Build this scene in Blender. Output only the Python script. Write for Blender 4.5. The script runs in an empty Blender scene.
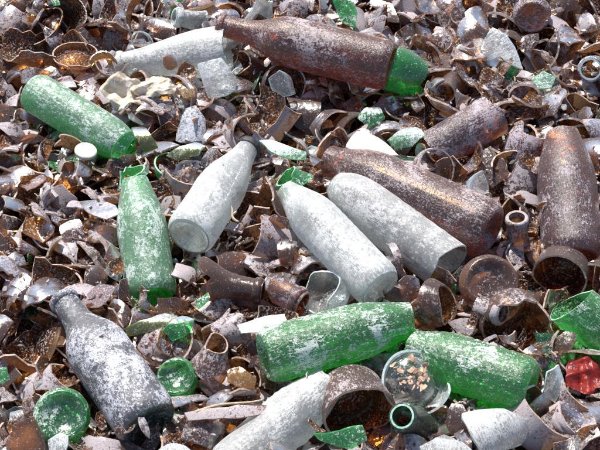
import bpy, math, random, time
import numpy as np
from mathutils import Vector, Matrix
from mathutils.bvhtree import BVHTree

random.seed(11); rng = np.random.default_rng(11)
sc = bpy.context.scene
COL = sc.collection
T0 = time.time()

# ------------------------------------------------------------------ camera
PITCH = math.radians(50); DIST = 1.65; LENS = 85.0
FPX = 600 * LENS / 36.0
cam_d = bpy.data.cameras.new('camera'); cam = bpy.data.objects.new('camera', cam_d); COL.objects.link(cam)
cam_d.lens = LENS; cam_d.sensor_width = 36; cam_d.clip_end = 200; cam_d.clip_start = 0.01
CPOS = np.array([0, -DIST * math.cos(PITCH), DIST * math.sin(PITCH)])
cam.location = CPOS; cam.rotation_euler = (math.pi / 2 - PITCH, 0, 0)
sc.camera = cam
CX = np.array([1.0, 0, 0]); CU = np.array([0, math.sin(PITCH), math.cos(PITCH)]); CN = np.array([0, -math.cos(PITCH), math.sin(PITCH)])
def ray(px, py): return (px - 300) / FPX * CX - (py - 225) / FPX * CU - CN
def at_z(px, py, z):
    r = ray(px, py); return CPOS + r * ((z - CPOS[2]) / r[2])
def at_d(px, py, d): return CPOS + ray(px, py) * d
def cvec(a, b, c):
    v = a * CX + b * CU + c * CN; return v / np.linalg.norm(v)
def project(P):
    q = np.asarray(P) - CPOS; d = -(q @ CN)
    return np.stack([300 + (q @ CX) / d * FPX, 225 - (q @ CU) / d * FPX], -1), d

# ------------------------------------------------------------------ materials
def nd(nt, t, **kw):
    n = nt.nodes.new(t)
    for k, v in kw.items(): setattr(n, k, v)
    return n
def vmath(nt, op, a, b=None, c=None, clamp=False):
    n = nd(nt, 'ShaderNodeMath', operation=op, use_clamp=clamp)
    for i, x in enumerate((a, b, c)):
        if x is None: continue
        if isinstance(x, (int, float)): n.inputs[i].default_value = x
        else: nt.links.new(x, n.inputs[i])
    return n.outputs[0]
def maprange(nt, x, a, b, c=0.0, d=1.0):
    n = nd(nt, 'ShaderNodeMapRange'); nt.links.new(x, n.inputs[0])
    for i, v in enumerate((a, b, c, d)): n.inputs[i + 1].default_value = v
    return n.outputs[0]
def noise(nt, vec, scale, detail=4, rough=.6, dist=0.0):
    n = nd(nt, 'ShaderNodeTexNoise'); n.inputs['Scale'].default_value = scale; n.inputs['Detail'].default_value = detail
    n.inputs['Roughness'].default_value = rough; n.inputs['Distortion'].default_value = dist
    nt.links.new(vec, n.inputs['Vector']); return n.outputs['Fac']
def mixrgb(nt, f, a, b):
    n = nd(nt, 'ShaderNodeMix', data_type='RGBA')
    if isinstance(f, (int, float)): n.inputs[0].default_value = f
    else: nt.links.new(f, n.inputs[0])
    for i, x in ((6, a), (7, b)):
        if isinstance(x, tuple): n.inputs[i].default_value = (*x, 1)
        else: nt.links.new(x, n.inputs[i])
    return n.outputs[2]
def mixsh(nt, f, a, b):
    n = nd(nt, 'ShaderNodeMixShader')
    if isinstance(f, (int, float)): n.inputs[0].default_value = f
    else: nt.links.new(f, n.inputs[0])
    nt.links.new(a, n.inputs[1]); nt.links.new(b, n.inputs[2]); return n.outputs[0]
def shader(nt, t, color, **kw):
    n = nd(nt, t)
    if isinstance(color, tuple): n.inputs['Color'].default_value = (*color, 1)
    else: nt.links.new(color, n.inputs['Color'])
    for k, v in kw.items():
        s = n.inputs[k.capitalize()]
        if isinstance(v, (int, float)): s.default_value = v
        else: nt.links.new(v, s)
    return n.outputs[0]

def glass(name, tints, body, bodyfac, dust, cover, film=0.25, speck=0.5, rough=0.10, scale=1.0, tone_cover=0.25, dtrans=.3, streak=.25, refr=.45, dvar=.72, bmp=.35, bigw=.45, sharp=1.0, graz_w=.12, gloss=1.0, diff=.4):
    """weathered thin glass: tinted see-through glass, a dry dust film, and pale flecks, part stuck dirt, part painted sparkle"""
    m = bpy.data.materials.new(name); m.use_nodes = True
    nt = m.node_tree; nt.nodes.clear(); out = nd(nt, 'ShaderNodeOutputMaterial')
    tc = nd(nt, 'ShaderNodeTexCoord'); oi = nd(nt, 'ShaderNodeObjectInfo')
    tone = nd(nt, 'ShaderNodeAttribute', attribute_name='tone').outputs['Fac']
    off = nd(nt, 'ShaderNodeVectorMath', operation='ADD'); nt.links.new(tc.outputs['Object'], off.inputs[0])
    cmb = nd(nt, 'ShaderNodeCombineXYZ')
    nt.links.new(vmath(nt, 'MULTIPLY', tone, 7.3), cmb.inputs[0]); nt.links.new(vmath(nt, 'MULTIPLY', tone, 3.1), cmb.inputs[1])
    nt.links.new(cmb.outputs[0], off.inputs[1]); vec = off.outputs[0]
    big = noise(nt, vec, 24, 3, .6, .6)
    mid = noise(nt, vec, 200 * scale, 5, .72, .8)
    fine = noise(nt, vec, 640 * scale, 3, .7)
    vor = nd(nt, 'ShaderNodeTexVoronoi', feature='F1'); vor.inputs['Scale'].default_value = 400 * scale
    nt.links.new(vec, vor.inputs['Vector'])
    # streaks: stretched noise
    mp = nd(nt, 'ShaderNodeMapping'); mp.inputs['Scale'].default_value = (70, 420, 60); mp.inputs['Rotation'].default_value = (.4, .9, .3)
    nt.links.new(vec, mp.inputs[0]); streak_n = noise(nt, mp.outputs[0], 1.6, 3, .6, 1.2)
    tf = vmath(nt, 'FRACT', vmath(nt, 'MULTIPLY', tone, 7.7))
    c_eff = vmath(nt, 'ADD', vmath(nt, 'MULTIPLY', vmath(nt, 'SUBTRACT', tf, .5), tone_cover), cover)
    s = vmath(nt, 'ADD', vmath(nt, 'ADD', vmath(nt, 'MULTIPLY', vmath(nt, 'SUBTRACT', big, .5), bigw), .225), vmath(nt, 'MULTIPLY', mid, .80))
    s = vmath(nt, 'ADD', s, vmath(nt, 'MULTIPLY', fine, .42))
    s = vmath(nt, 'ADD', s, vmath(nt, 'MULTIPLY', vmath(nt, 'SUBTRACT', streak_n, .5), streak))          # mean about .95
    s = vmath(nt, 'SUBTRACT', vmath(nt, 'ADD', s, vmath(nt, 'MULTIPLY', c_eff, .62)), 1.135)
    mask = maprange(nt, s, .015 - .085 * sharp, .015 + .085 * sharp)
    fl = vmath(nt, 'MULTIPLY', maprange(nt, vor.outputs['Distance'], .42, .18), maprange(nt, mid, .50, .60))  # white flecks: stuck dirt that doubles as painted sparkle
    fl = vmath(nt, 'MULTIPLY', fl, speck)
    mask = vmath(nt, 'MAXIMUM', mask, fl)
    lwf = nd(nt, 'ShaderNodeLayerWeight'); lwf.inputs['Blend'].default_value = .5
    graz = vmath(nt, 'POWER', lwf.outputs['Facing'], 2.2)           # a film looks denser where it is seen edge-on
    mask = vmath(nt, 'MAXIMUM', mask, vmath(nt, 'ADD', film, vmath(nt, 'MULTIPLY', graz, graz_w + film)))
    mask = vmath(nt, 'MULTIPLY', mask, .93)
    # glass
    tint = mixrgb(nt, tone, tints[0], tints[1])
    bump = nd(nt, 'ShaderNodeBump'); bump.inputs['Strength'].default_value = bmp; bump.inputs['Distance'].default_value = .0012
    nt.links.new(mid, bump.inputs['Height']); nrm = bump.outputs[0]
    tr = shader(nt, 'ShaderNodeBsdfTransparent', tint)
    bd = shader(nt, 'ShaderNodeBsdfTranslucent', mixrgb(nt, tone, body, tuple(min(1, x * 1.8) for x in body)))
    bd2 = shader(nt, 'ShaderNodeBsdfDiffuse', body)
    rf = shader(nt, 'ShaderNodeBsdfRefraction', tint, roughness=.04, normal=nrm); rf.node.inputs['IOR'].default_value = 1.48
    tr = mixsh(nt, refr, tr, rf)
    inner = mixsh(nt, bodyfac, tr, mixsh(nt, diff, bd, bd2))
    gl = shader(nt, 'ShaderNodeBsdfGlossy', (1, 1, 1), roughness=rough, normal=nrm)
    lw = nd(nt, 'ShaderNodeFresnel'); lw.inputs['IOR'].default_value = 1.5; nt.links.new(nrm, lw.inputs['Normal'])
    fr = vmath(nt, 'MULTIPLY', vmath(nt, 'MINIMUM', vmath(nt, 'ADD', lw.outputs[0], .02), .8), gloss)
    g = mixsh(nt, fr, inner, gl)
    # dust
    dcol = mixrgb(nt, maprange(nt, fine, .35, .7), tuple(x * dvar for x in dust), dust)
    bump2 = nd(nt, 'ShaderNodeBump'); bump2.inputs['Strength'].default_value = .6; bump2.inputs['Distance'].default_value = .001
    nt.links.new(fine, bump2.inputs['Height'])
    dd = shader(nt, 'ShaderNodeBsdfDiffuse', dcol, normal=bump2.outputs[0])
    dt = shader(nt, 'ShaderNodeBsdfTranslucent', dcol)
    d = mixsh(nt, dtrans, dd, dt)
    nt.links.new(mixsh(nt, mask, g, d), out.inputs[0])
    return m

def edge(name, col, tr_col):  # pale rim colour stands in for light caught inside the broken edge
    m = bpy.data.materials.new(name); m.use_nodes = True
    nt = m.node_tree; nt.nodes.clear(); out = nd(nt, 'ShaderNodeOutputMaterial')
    tc = nd(nt, 'ShaderNodeTexCoord'); n = noise(nt, tc.outputs['Object'], 300, 3)
    d = shader(nt, 'ShaderNodeBsdfDiffuse', mixrgb(nt, maprange(nt, n, .38, .6), tr_col, col))
    g = shader(nt, 'ShaderNodeBsdfGlossy', (1, 1, 1), roughness=.16)
    t = shader(nt, 'ShaderNodeBsdfTranslucent', tr_col)
    nt.links.new(mixsh(nt, .16, mixsh(nt, .35, d, t), g), out.inputs[0]); return m

def plain(name, c1, c2, rough=.6, scale=120, trans=0.0, spec=.3, bumps=.4):
    m = bpy.data.materials.new(name); m.use_nodes = True
    nt = m.node_tree; nt.nodes.clear(); out = nd(nt, 'ShaderNodeOutputMaterial')
    tc = nd(nt, 'ShaderNodeTexCoord'); n = noise(nt, tc.outputs['Object'], scale, 6, .65, .5)
    col = mixrgb(nt, maprange(nt, n, .35, .65), c1, c2)
    p = nd(nt, 'ShaderNodeBsdfPrincipled'); nt.links.new(col, p.inputs['Base Color'])
    p.inputs['Roughness'].default_value = rough; p.inputs['Specular IOR Level'].default_value = spec
    b = nd(nt, 'ShaderNodeBump'); b.inputs['Strength'].default_value = bumps; b.inputs['Distance'].default_value = .002
    nt.links.new(n, b.inputs['Height']); nt.links.new(b.outputs[0], p.inputs['Normal'])
    s = p.outputs[0]
    if trans: s = mixsh(nt, trans, s, shader(nt, 'ShaderNodeBsdfTranslucent', col))
    nt.links.new(s, out.inputs[0]); return m

BR_T = ((.44, .245, .10), (.74, .46, .19)); BR_B = (.30, .12, .03)
BOT_T = ((.58, .29, .12), (.68, .36, .15))
GR_T = ((.32, .82, .34), (.46, .90, .44)); GR_B = (.02, .38, .09)
CL_T = ((.90, .94, .92), (.96, .98, .97)); CL_B = (.78, .80, .79)
M = {
 'brown':      glass('brown_glass', BR_T, (.27, .125, .06), .15, (.60, .53, .55), .41, film=.06, speck=.85, tone_cover=.65, rough=.19, sharp=.75, gloss=.65, bigw=.6),
 'brown_bot':  glass('brown_bottle_glass', BOT_T, (.30, .10, .04), .14, (.68, .59, .61), .39, film=.04, refr=.12, speck=.8, rough=.2, bmp=.6, bigw=.7, tone_cover=.1, scale=1.9, streak=.5, sharp=.6, gloss=.8, diff=.25),
 'amber':      glass('amber_glass', ((.80, .50, .08), (.86, .58, .11)), (.75, .40, .03), .2, (.65, .55, .40), .36, film=.08),
 'purple_bot': glass('dusty_brown_bottle_glass', BOT_T, (.30, .11, .06), .16, (.68, .61, .67), .42, film=.06, refr=.12, speck=.8, rough=.2, bmp=.6, bigw=.7, tone_cover=.2, scale=1.8, streak=.5, gloss=.8, sharp=.6, diff=.25),
 'grey_bot':   glass('grey_dusty_glass', ((.40, .39, .41), (.48, .46, .48)), (.16, .15, .165), .14, (.80, .80, .86), .44, film=.06, refr=.15, speck=.95, rough=.17, bmp=.9, bigw=.7, tone_cover=.1, scale=1.25, sharp=.7),
 'green':      glass('green_glass', GR_T, (.04, .70, .18), .30, (.82, .90, .85), .28, film=.02, speck=.9, sharp=.6, diff=.15, bigw=.7),
 'green_bot':  glass('green_bottle_glass', GR_T, (.07, .74, .14), .30, (.88, .92, .89), .34, film=.02, refr=.12, speck=1.0, rough=.2, bmp=.9, bigw=.9, tone_cover=.1, streak=.7, scale=1.15, sharp=.5, diff=.15),
 'green_frost': glass('frosted_green_glass', GR_T, (.05, .66, .20), .34, (.82, .92, .86), .46, film=.12, refr=.12, speck=.95, rough=.2, bmp=.9, bigw=.9, tone_cover=.1, streak=.6, scale=1.25, sharp=.7, diff=.2),
 'dark_green': glass('dark_green_glass', ((.18, .32, .2), (.25, .42, .25)), (.03, .08, .03), .15, (.6, .65, .6), .34, film=.06),
 'olive':      glass('olive_glass', ((.50, .56, .12), (.58, .62, .16)), (.25, .30, .04), .15, (.58, .58, .5), .32, film=.06),
 'clear':      glass('clear_glass', CL_T, CL_B, .08, (.92, .92, .91), .34, film=.07, speck=.95, tone_cover=.4, dtrans=.5, graz_w=.4, sharp=.7),
 'clear_frost': glass('frosted_clear_glass', CL_T, CL_B, .16, (.985, .985, .98), .47, film=.18, refr=.10, dvar=.9, bmp=.8, bigw=.7, speck=1.0, rough=.2, tone_cover=.12, dtrans=.5, streak=.7, scale=1.2, graz_w=.55, sharp=.9, diff=.5),
}
E = {
 'brown': edge('brown_glass_edge', (.62, .54, .50), (.48, .25, .10)),
 'green': edge('green_glass_edge', (.65, .85, .72), (.14, .60, .25)),
 'clear': edge('clear_glass_edge', (.86, .89, .88), (.55, .74, .65)),
}
def clean(name, tint, body, bf):
    """the inner face of the glass, hardly any dust on it"""
    m = bpy.data.materials.new(name); m.use_nodes = True
    nt = m.node_tree; nt.nodes.clear(); out = nd(nt, 'ShaderNodeOutputMaterial')
    tc = nd(nt, 'ShaderNodeTexCoord'); n = noise(nt, tc.outputs['Object'], 90, 4, .6); n2 = noise(nt, tc.outputs['Object'], 420, 3, .7)
    b = nd(nt, 'ShaderNodeBump'); b.inputs['Strength'].default_value = .3; b.inputs['Distance'].default_value = .002; nt.links.new(n, b.inputs['Height'])
    t = mixsh(nt, bf, shader(nt, 'ShaderNodeBsdfTransparent', tint), shader(nt, 'ShaderNodeBsdfTranslucent', body))
    lw = nd(nt, 'ShaderNodeFresnel'); lw.inputs['IOR'].default_value = 1.5; nt.links.new(b.outputs[0], lw.inputs['Normal'])
    g = mixsh(nt, vmath(nt, 'MULTIPLY', vmath(nt, 'MINIMUM', lw.outputs[0], .7), .4), t, shader(nt, 'ShaderNodeBsdfGlossy', (1, 1, 1), roughness=.10, normal=b.outputs[0]))
    d = vmath(nt, 'MULTIPLY', maprange(nt, n2, .54, .64), .55)
    nt.links.new(mixsh(nt, d, g, shader(nt, 'ShaderNodeBsdfDiffuse', (.55, .53, .52))), out.inputs[0]); return m
C_IN = {'brown': clean('brown_glass_inner', (.72, .47, .22), (.32, .15, .06), .12), 'green': clean('green_glass_inner', (.42, .86, .48), (.04, .5, .12), .12),
        'clear': clean('clear_glass_inner', (.95, .97, .96), (.9, .92, .9), .10)}
EDGE_OF = {'brown': 'brown', 'brown_bot': 'brown', 'amber': 'brown', 'purple_bot': 'brown', 'grey_bot': 'clear', 'green': 'green', 'green_bot': 'green',
           'green_frost': 'green', 'dark_green': 'green', 'olive': 'green', 'clear': 'clear', 'clear_frost': 'clear'}
PAPER = plain('cream_paper', (.46, .36, .24), (.84, .76, .64), .85, 70, .2)
CARD = plain('white_card', (.76, .76, .72), (.86, .86, .84), .8, 200, .1)
CAPW = plain('ivory_plastic', (.58, .52, .42), (.86, .83, .74), .55, 90, .1)
RED = plain('red_plastic_film', (.14, .015, .012), (.36, .028, .02), .35, 90, .3, .4)
BLACKP = plain('black_rubber', (.02, .02, .02), (.07, .07, .075), .5, 300)
TWIG = plain('dry_twig', (.35, .26, .15), (.5, .4, .27), .8, 200)
DIRT = plain('dark_dirt', (.035, .024, .018), (.11, .085, .07), .9, 60, 0, .1, .8)

# ------------------------------------------------------------------ mesh builders: (verts Nx3, faces list, mat index list, smooth list)
class MB:
    def __init__(s): s.v = []; s.f = []; s.m = []; s.s = []; s.n = 0
    def add(s, v, f, m=0, sm=True):
        v = np.asarray(v, float).reshape(-1, 3)
        s.v.append(v); s.f += [tuple(i + s.n for i in q) for q in f]; s.m += [m] * len(f); s.s += [sm] * len(f); s.n += len(v)
    def V(s): return np.concatenate(s.v)
def grid_faces(nu, nv, wrap, flip=False):
    f = []
    for i in range(nu if wrap else nu - 1):
        j = (i + 1) % nu
        for k in range(nv - 1):
            q = (i * nv + k, j * nv + k, j * nv + k + 1, i * nv + k + 1)
            f.append(q[::-1] if flip else q)
    return f
def strip(mb, a, b, wrap, m=1):
    n = len(a); v = np.concatenate([a, b]); f = []
    for i in range(n if wrap else n - 1):
        j = (i + 1) % n; f.append((i, j, n + j, n + i))
    mb.add(v, f, m, False)
def to_mesh(name, mb, mats, tone):
    me = bpy.data.meshes.new(name)
    me.from_pydata(mb.V().tolist(), [], mb.f); 
    for m in mats: me.materials.append(m)
    me.polygons.foreach_set('material_index', np.array(mb.m, np.int32)); me.polygons.foreach_set('use_smooth', np.array(mb.s, bool))
    a = me.attributes.new('tone', 'FLOAT', 'FACE')
    a.data.foreach_set('value', np.full(len(mb.f), tone, np.float32) if np.isscalar(tone) else np.asarray(tone, np.float32))
    me.update(); return me

LONG = [(0, .86), (.008, .93), (.022, .985), (.045, 1), (.55, 1), (.60, .985), (.64, .94), (.69, .80), (.74, .64), (.79, .52), (.85, .46), (.95, .43), (1, .42)]
CONE = [(0, .84), (.01, .91), (.025, .97), (.05, 1), (.30, .98), (.45, 1.0), (.55, .97), (.64, .86), (.74, .69), (.84, .53), (.92, .46), (1, .44)]
STUB = [(0, .85), (.01, .92), (.025, .98), (.05, 1), (.56, 1), (.62, .97), (.68, .88), (.75, .70), (.81, .55), (.88, .49), (1, .47)]
DOME = [(0, .50), (.02, .66), (.05, .80), (.09, .91), (.14, .98), (.2, 1), (1, 1)]
def prof_r(prof, t):
    xs = [p[0] for p in prof]; ys = [p[1] for p in prof]
    # smooth: average of shifted linear interpolation
    return sum(np.interp(np.clip(t + d, 0, 1), xs, ys) for d in (-.012, -.006, 0, .006, .012)) / 5
def jagged(u, amp, k, r):
    """broken-edge profile: straight facets between corner points, plus fine chipping"""
    n = max(4, k); cu = np.sort(r.random(n)) * 2 * math.pi; cv = r.random(n) * amp
    j = np.interp(u, np.concatenate([cu - 2 * math.pi, cu, cu + 2 * math.pi]), np.concatenate([cv] * 3))
    j = j + amp * .55 * (1 + np.cos(u - r.random() * 6.28)) / 2 * (r.random() > .25)
    j = (j + np.roll(j, 1) + np.roll(j, -1)) / 3 if abs(u[0] + 2 * math.pi - u[-1]) < .5 else j
    return j + (r.random(len(u)) - .5) * amp * .035
def shell(R, L, prof, t0, t1, j0=0., j1=0., arc=None, th=None, ribs=None, nu=56, k=8, r=rng, wob=0.0, seam=False):
    """a (part of a) blown bottle wall, outside and inside, axis +Z from base; broken ends ragged"""
    mb = MB(); th = th or .068 * R
    wrap = arc is None
    u = np.linspace(0, 2 * math.pi, nu, endpoint=False) if wrap else np.linspace(arc[0], arc[1], nu)
    nv = max(8, int((t1 - t0) * L / .0035))
    lo = np.full(nu, t0) + (jagged(u, j0, k, r) if j0 else 0); hi = np.full(nu, t1) - (jagged(u, j1, k, r) if j1 else 0)
    s = np.linspace(0, 1, nv); t = lo[:, None] + (hi - lo)[:, None] * s[None]
    if not wrap:   # ragged long sides too
        for col, sg in ((0, 1), (-1, -1)):
            pass
        wig = np.interp(s, np.linspace(0, 1, 6), r.random(6)) * .28; wig2 = np.interp(s, np.linspace(0, 1, 6), r.random(6)) * .28
        f = np.linspace(0, 1, nu)[:, None]; uu = u[:, None] + (wig[None] * (1 - f) - wig2[None] * f)
    else: uu = np.repeat(u[:, None], nv, 1)
    rad = prof_r(prof, t) * R
    if ribs: rad = rad * (1 + ribs[2] * np.sin((t - ribs[0]) / (ribs[1] - ribs[0]) * 2 * math.pi * ribs[3]) * ((t > ribs[0]) & (t < ribs[1])))
    if seam:
        for c in (.4, .4 + math.pi): rad = rad + .0005 * np.exp(-(((uu - c) / .05) ** 2))
    if wob: rad = rad * (1 + wob * np.sin(uu * 2 + t * 9))
    o = np.stack([rad * np.cos(uu), rad * np.sin(uu), t * L], -1); ri = rad - th
    i_ = np.stack([ri * np.cos(uu), ri * np.sin(uu), t * L], -1)
    mb.add(o, grid_faces(nu, nv, wrap)); mb.add(i_, grid_faces(nu, nv, wrap, True), 2)
    strip(mb, o[:, -1], i_[:, -1], wrap); strip(mb, i_[:, 0], o[:, 0], wrap)
    if not wrap: strip(mb, o[0], i_[0], False); strip(mb, o[-1], i_[-1], False)
    return mb
def punt(R, L, prof, nu=56):
    """the bottom of a bottle: heel, rest ring, pushed-up centre; two faces"""
    mb = MB(); r0 = prof_r(prof, np.array([0.]))[0] * R
    P = [(r0 * 1.0, 0), (r0 * .96, -.0015), (r0 * .88, -.0022), (r0 * .80, -.0008), (r0 * .72, .0015), (r0 * .5, .005), (r0 * .25, .0068), (.0001, .0072)]
    u = np.linspace(0, 2 * math.pi, nu, endpoint=False)
    def rev(pts): return np.stack([np.stack([np.cos(u) * a, np.sin(u) * a, np.full(nu, z)], -1) for a, z in pts], 1)
    mb.add(rev(P), grid_faces(nu, len(P), True, True))
    Q = [(max(a * .9, .0001), z + .0045) for a, z in P]
    mb.add(rev(Q), grid_faces(nu, len(Q), True), 2); return mb
def ring(R, th, z, h, nu=48, waves=0):
    mb = MB(); u = np.linspace(0, 2 * math.pi, nu, endpoint=False); k = 10; a = np.linspace(0, 2 * math.pi, k, endpoint=False)
    v = []
    for x in u:
        rr = R + th * np.cos(a) * .5; v.append(np.stack([rr * math.cos(x), rr * math.sin(x), z + h * .5 * np.sin(a)], -1))
    f = []
    for i in range(nu):
        for q in range(k):
            f.append((i * k + q, ((i + 1) % nu) * k + q, ((i + 1) % nu) * k + (q + 1) % k, i * k + (q + 1) % k))
    mb.add(np.array(v), f); return mb
def outline(n, elong, r, irr=.45):
    """angular polygon with chipped, slightly bowed sides"""
    a = np.sort((np.arange(n) + r.random(n) * .8) / n * 2 * math.pi); rad = 1 - irr * r.random(n)
    c = np.stack([np.cos(a) * rad * elong, np.sin(a) * rad / elong], -1); pts = []
    for i in range(n):
        p, q = c[i], c[(i + 1) % n]; d = q - p; nrm = np.array([d[1], -d[0]]); bow = (r.random() - .42) * .22; m = 5
        for k in range(m):
            s = k / m; pts.append(p + d * s + nrm * (bow * 4 * s * (1 - s) + (r.random() - .5) * .035 * (k > 0)))
    return np.array(pts)
def patch(pts, R, Rv, th, r=rng, wob=0.0):
    """a shard: outline bent over a bottle wall of radius R (and Rv lengthwise), with thickness and a broken rim"""
    mb = MB(); c = pts.mean(0); n = len(pts); fr = (0.0, .3, .55, .78, .93, 1.0)
    ph = r.random(2) * 6
    def surf(p, off):
        th_ = p[..., 0] / R; z = (R + off) * np.cos(th_) - R
        x = (R + off) * np.sin(th_); y = p[..., 1]
        if Rv: z = z - y * y / (2 * Rv)
        z = z + wob * np.sin(x * 140 + ph[0]) * np.sin(y * 120 + ph[1]) * .0015
        return np.stack([x, y, z], -1)
    rings = np.stack([c + (pts - c) * f for f in fr[1:]], 1)      # n x 5 x 2
    for off, flip in ((0, False), (-th, True)):
        v = surf(rings, off); ctr = surf(c[None], off)
        f = grid_faces(n, len(fr) - 1, True, flip); base = n * (len(fr) - 1)
        tri = [((i + 1) % n * (len(fr) - 1), i * (len(fr) - 1), base) if not flip else (i * (len(fr) - 1), (i + 1) % n * (len(fr) - 1), base) for i in range(n)]
        mb.add(np.concatenate([v.reshape(-1, 3), ctr]), f + tri, 2 if flip else 0)
    strip(mb, surf(pts, 0), surf(pts + (pts - c) * (r.random((n, 1)) * .05), -th), True)
    return mb

# ------------------------------------------------------------------ things placed by hand
FIXED = []        # (root name, list of world vertex arrays)
LAND = []         # landmarks for describing the loose shards: (object, phrase)
INNER = {M[k].name: C_IN[EDGE_OF[k]] for k in M if k not in ('grey_bot', 'dark_green', 'olive', 'amber')}
def link(name, mb, mat, parent=None, tone=None, emat=None):
    tone = random.random() if tone is None else tone
    em = emat or mat
    me = to_mesh(name, mb, [mat, em, INNER.get(mat.name, mat)], tone)
    o = bpy.data.objects.new(name, me); COL.objects.link(o)
    if parent: o.parent = parent
    return o
def setprops(o, label, cat, group=None):
    o['label'] = label; o['category'] = cat
    if group: o['group'] = group
def frame(zaxis, roll=0.0):
    z = np.array(zaxis) / np.linalg.norm(zaxis); h = np.array([0, 0, 1.0]) if abs(z[2]) < .9 else np.array([1.0, 0, 0])
    x = np.cross(h, z); x /= np.linalg.norm(x); y = np.cross(z, x)
    m = np.stack([x, y, z], 1); c, s = math.cos(roll), math.sin(roll)
    return m @ np.array([[c, -s, 0], [s, c, 0], [0, 0, 1]])
def mat4(m3, loc):
    M4 = Matrix([[*map(float, m3[i]), float(loc[i])] for i in range(3)] + [[0, 0, 0, 1]]); return M4
def register(objs, m3, loc, land=None, phrase=None, root=None):
    for mb in objs: FIXED.append(mb.V() @ m3.T + loc)
    if phrase: LAND.append([phrase, np.concatenate([mb.V() @ m3.T + loc for mb in objs])])

def vessel(name, label, cat, matk, A=None, B=None, w=50, e=.3, zmid=.02, t0=0., t1=1., j0=0., j1=0., prof=LONG, center=None, axis=None, R=.031, L=.235,
           arc=None, ribs=None, lip=None, base=None, collar=None, phrase=None, roll=None, group=None, part='body', tone=None, base_mat=None, k=8, th=None, wob=0.0, extra=None):
    """A = picture point of the neck end, B = of the base end; or centre + axis. Everything is built in metres at that place."""
    roll = random.random() * 6.28 if roll is None else roll
    if A is not None:
        lo, hi = 1.0, 2.6
        for _ in range(50):
            dA = (lo + hi) / 2; a = at_d(*A, dA); lat = np.linalg.norm(at_d(*B, dA) - a); Lp = lat / math.sqrt(1 - e * e)
            b = at_d(*B, dA - e * Lp)
            if (a[2] + b[2]) / 2 > zmid: lo = dA
            else: hi = dA
        ax = (a - b); seg = np.linalg.norm(ax); ax /= seg
        L = seg / (t1 - t0); _, dm = project((a + b) / 2); R = w / 2 / FPX * dm; org = b - ax * t0 * L
    else:
        ax = cvec(*axis); c = at_z(*center, zmid); org = c - ax * (t0 + t1) / 2 * L
    m3 = frame(ax, roll)
    has_base = (t0 == 0 and not j0) if base is None else base
    root = bpy.data.objects.new(name, None); COL.objects.link(root); root.empty_display_size = .02
    root.matrix_world = mat4(m3, org); setprops(root, label, cat, group)
    tone = random.random() if tone is None else tone
    if matk == 'clear_frost' and not base_mat: base_mat = 'clear'
    mbs = [shell(R, L, prof, t0, t1, j0, j1, arc, ribs=ribs, k=k, th=th, wob=wob, seam=A is not None, nu=96 if A is not None else 56)]
    link(part, mbs[0], M[matk], root, tone, E[EDGE_OF[matk]])
    if has_base:
        b_ = punt(R, L, prof); link('base', b_, M[base_mat or matk], root, tone); mbs.append(b_)
    if lip:
        rr = prof_r(prof, np.array([lip]))[0] * R
        l_ = ring(rr + .0002, .0048, lip * L, .0095); link('lip', l_, M[matk], root, tone); mbs.append(l_)
    if collar:
        rr = prof_r(prof, np.array([collar[0]]))[0] * R
        l_ = ring(rr - (.0000 if collar[1] < .005 else -.0003), (.0002 if collar[1] < .005 else .0032) if collar[1] < .01 else .0032, collar[0] * L, collar[1]); link('neck_band', l_, collar[2], root, tone); mbs.append(l_)
    register(mbs, m3, org, phrase=phrase)
    return root

def sheet(name, label, cat, mat, poly, z=.02, n=(0, .35, .94), curve=.05, cdir=0., Rv=.25, th=.0028, emat=None, phrase=None, group=None, tone=None, flip=False, wob=0.0):
    """a flat or bent piece whose outline is given as picture points on its own tilted plane"""
    poly = [(float(a), float(b)) for a, b in poly]
    cx = sum(p[0] for p in poly) / len(poly); cy = sum(p[1] for p in poly) / len(poly)
    z += .007; c = at_z(cx, cy, z); nn = cvec(*n); m3 = frame(nn, cdir); q = []
    for p in poly:
        r = ray(*p); P = CPOS + r * (((c - CPOS) @ nn) / (r @ nn)); q.append((m3.T @ (P - c))[:2])
    q = np.array(q); area = sum(q[i][0] * q[(i + 1) % len(q)][1] - q[(i + 1) % len(q)][0] * q[i][1] for i in range(len(q)))
    if area < 0: q = q[::-1]
    pts = []
    for i in range(len(q)):
        p, d = q[i], q[(i + 1) % len(q)] - q[i]; nr = np.array([d[1], -d[0]]); bow = (random.random() - .35) * .12
        for k in range(5):
            s = k / 5; pts.append(p + d * s + nr * (bow * 4 * s * (1 - s) + (random.random() - .5) * .03 * (k > 0)))
    mb = patch(np.array(pts), curve, Rv, th, wob=wob)
    if flip:
        V = mb.V(); V[:, 2] *= -1; mb.v = [V]; mb.f = [f[::-1] for f in mb.f]
    o = link(name, mb, mat, None, tone, emat or mat); o.matrix_world = mat4(m3, c); setprops(o, label, cat, group)
    register([mb], m3, c, phrase=phrase); return o
def gsheet(name, label, k, poly, **kw): return sheet(name, label, 'glass shard', M[k], poly, emat=E[EDGE_OF[k]], **kw)

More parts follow.
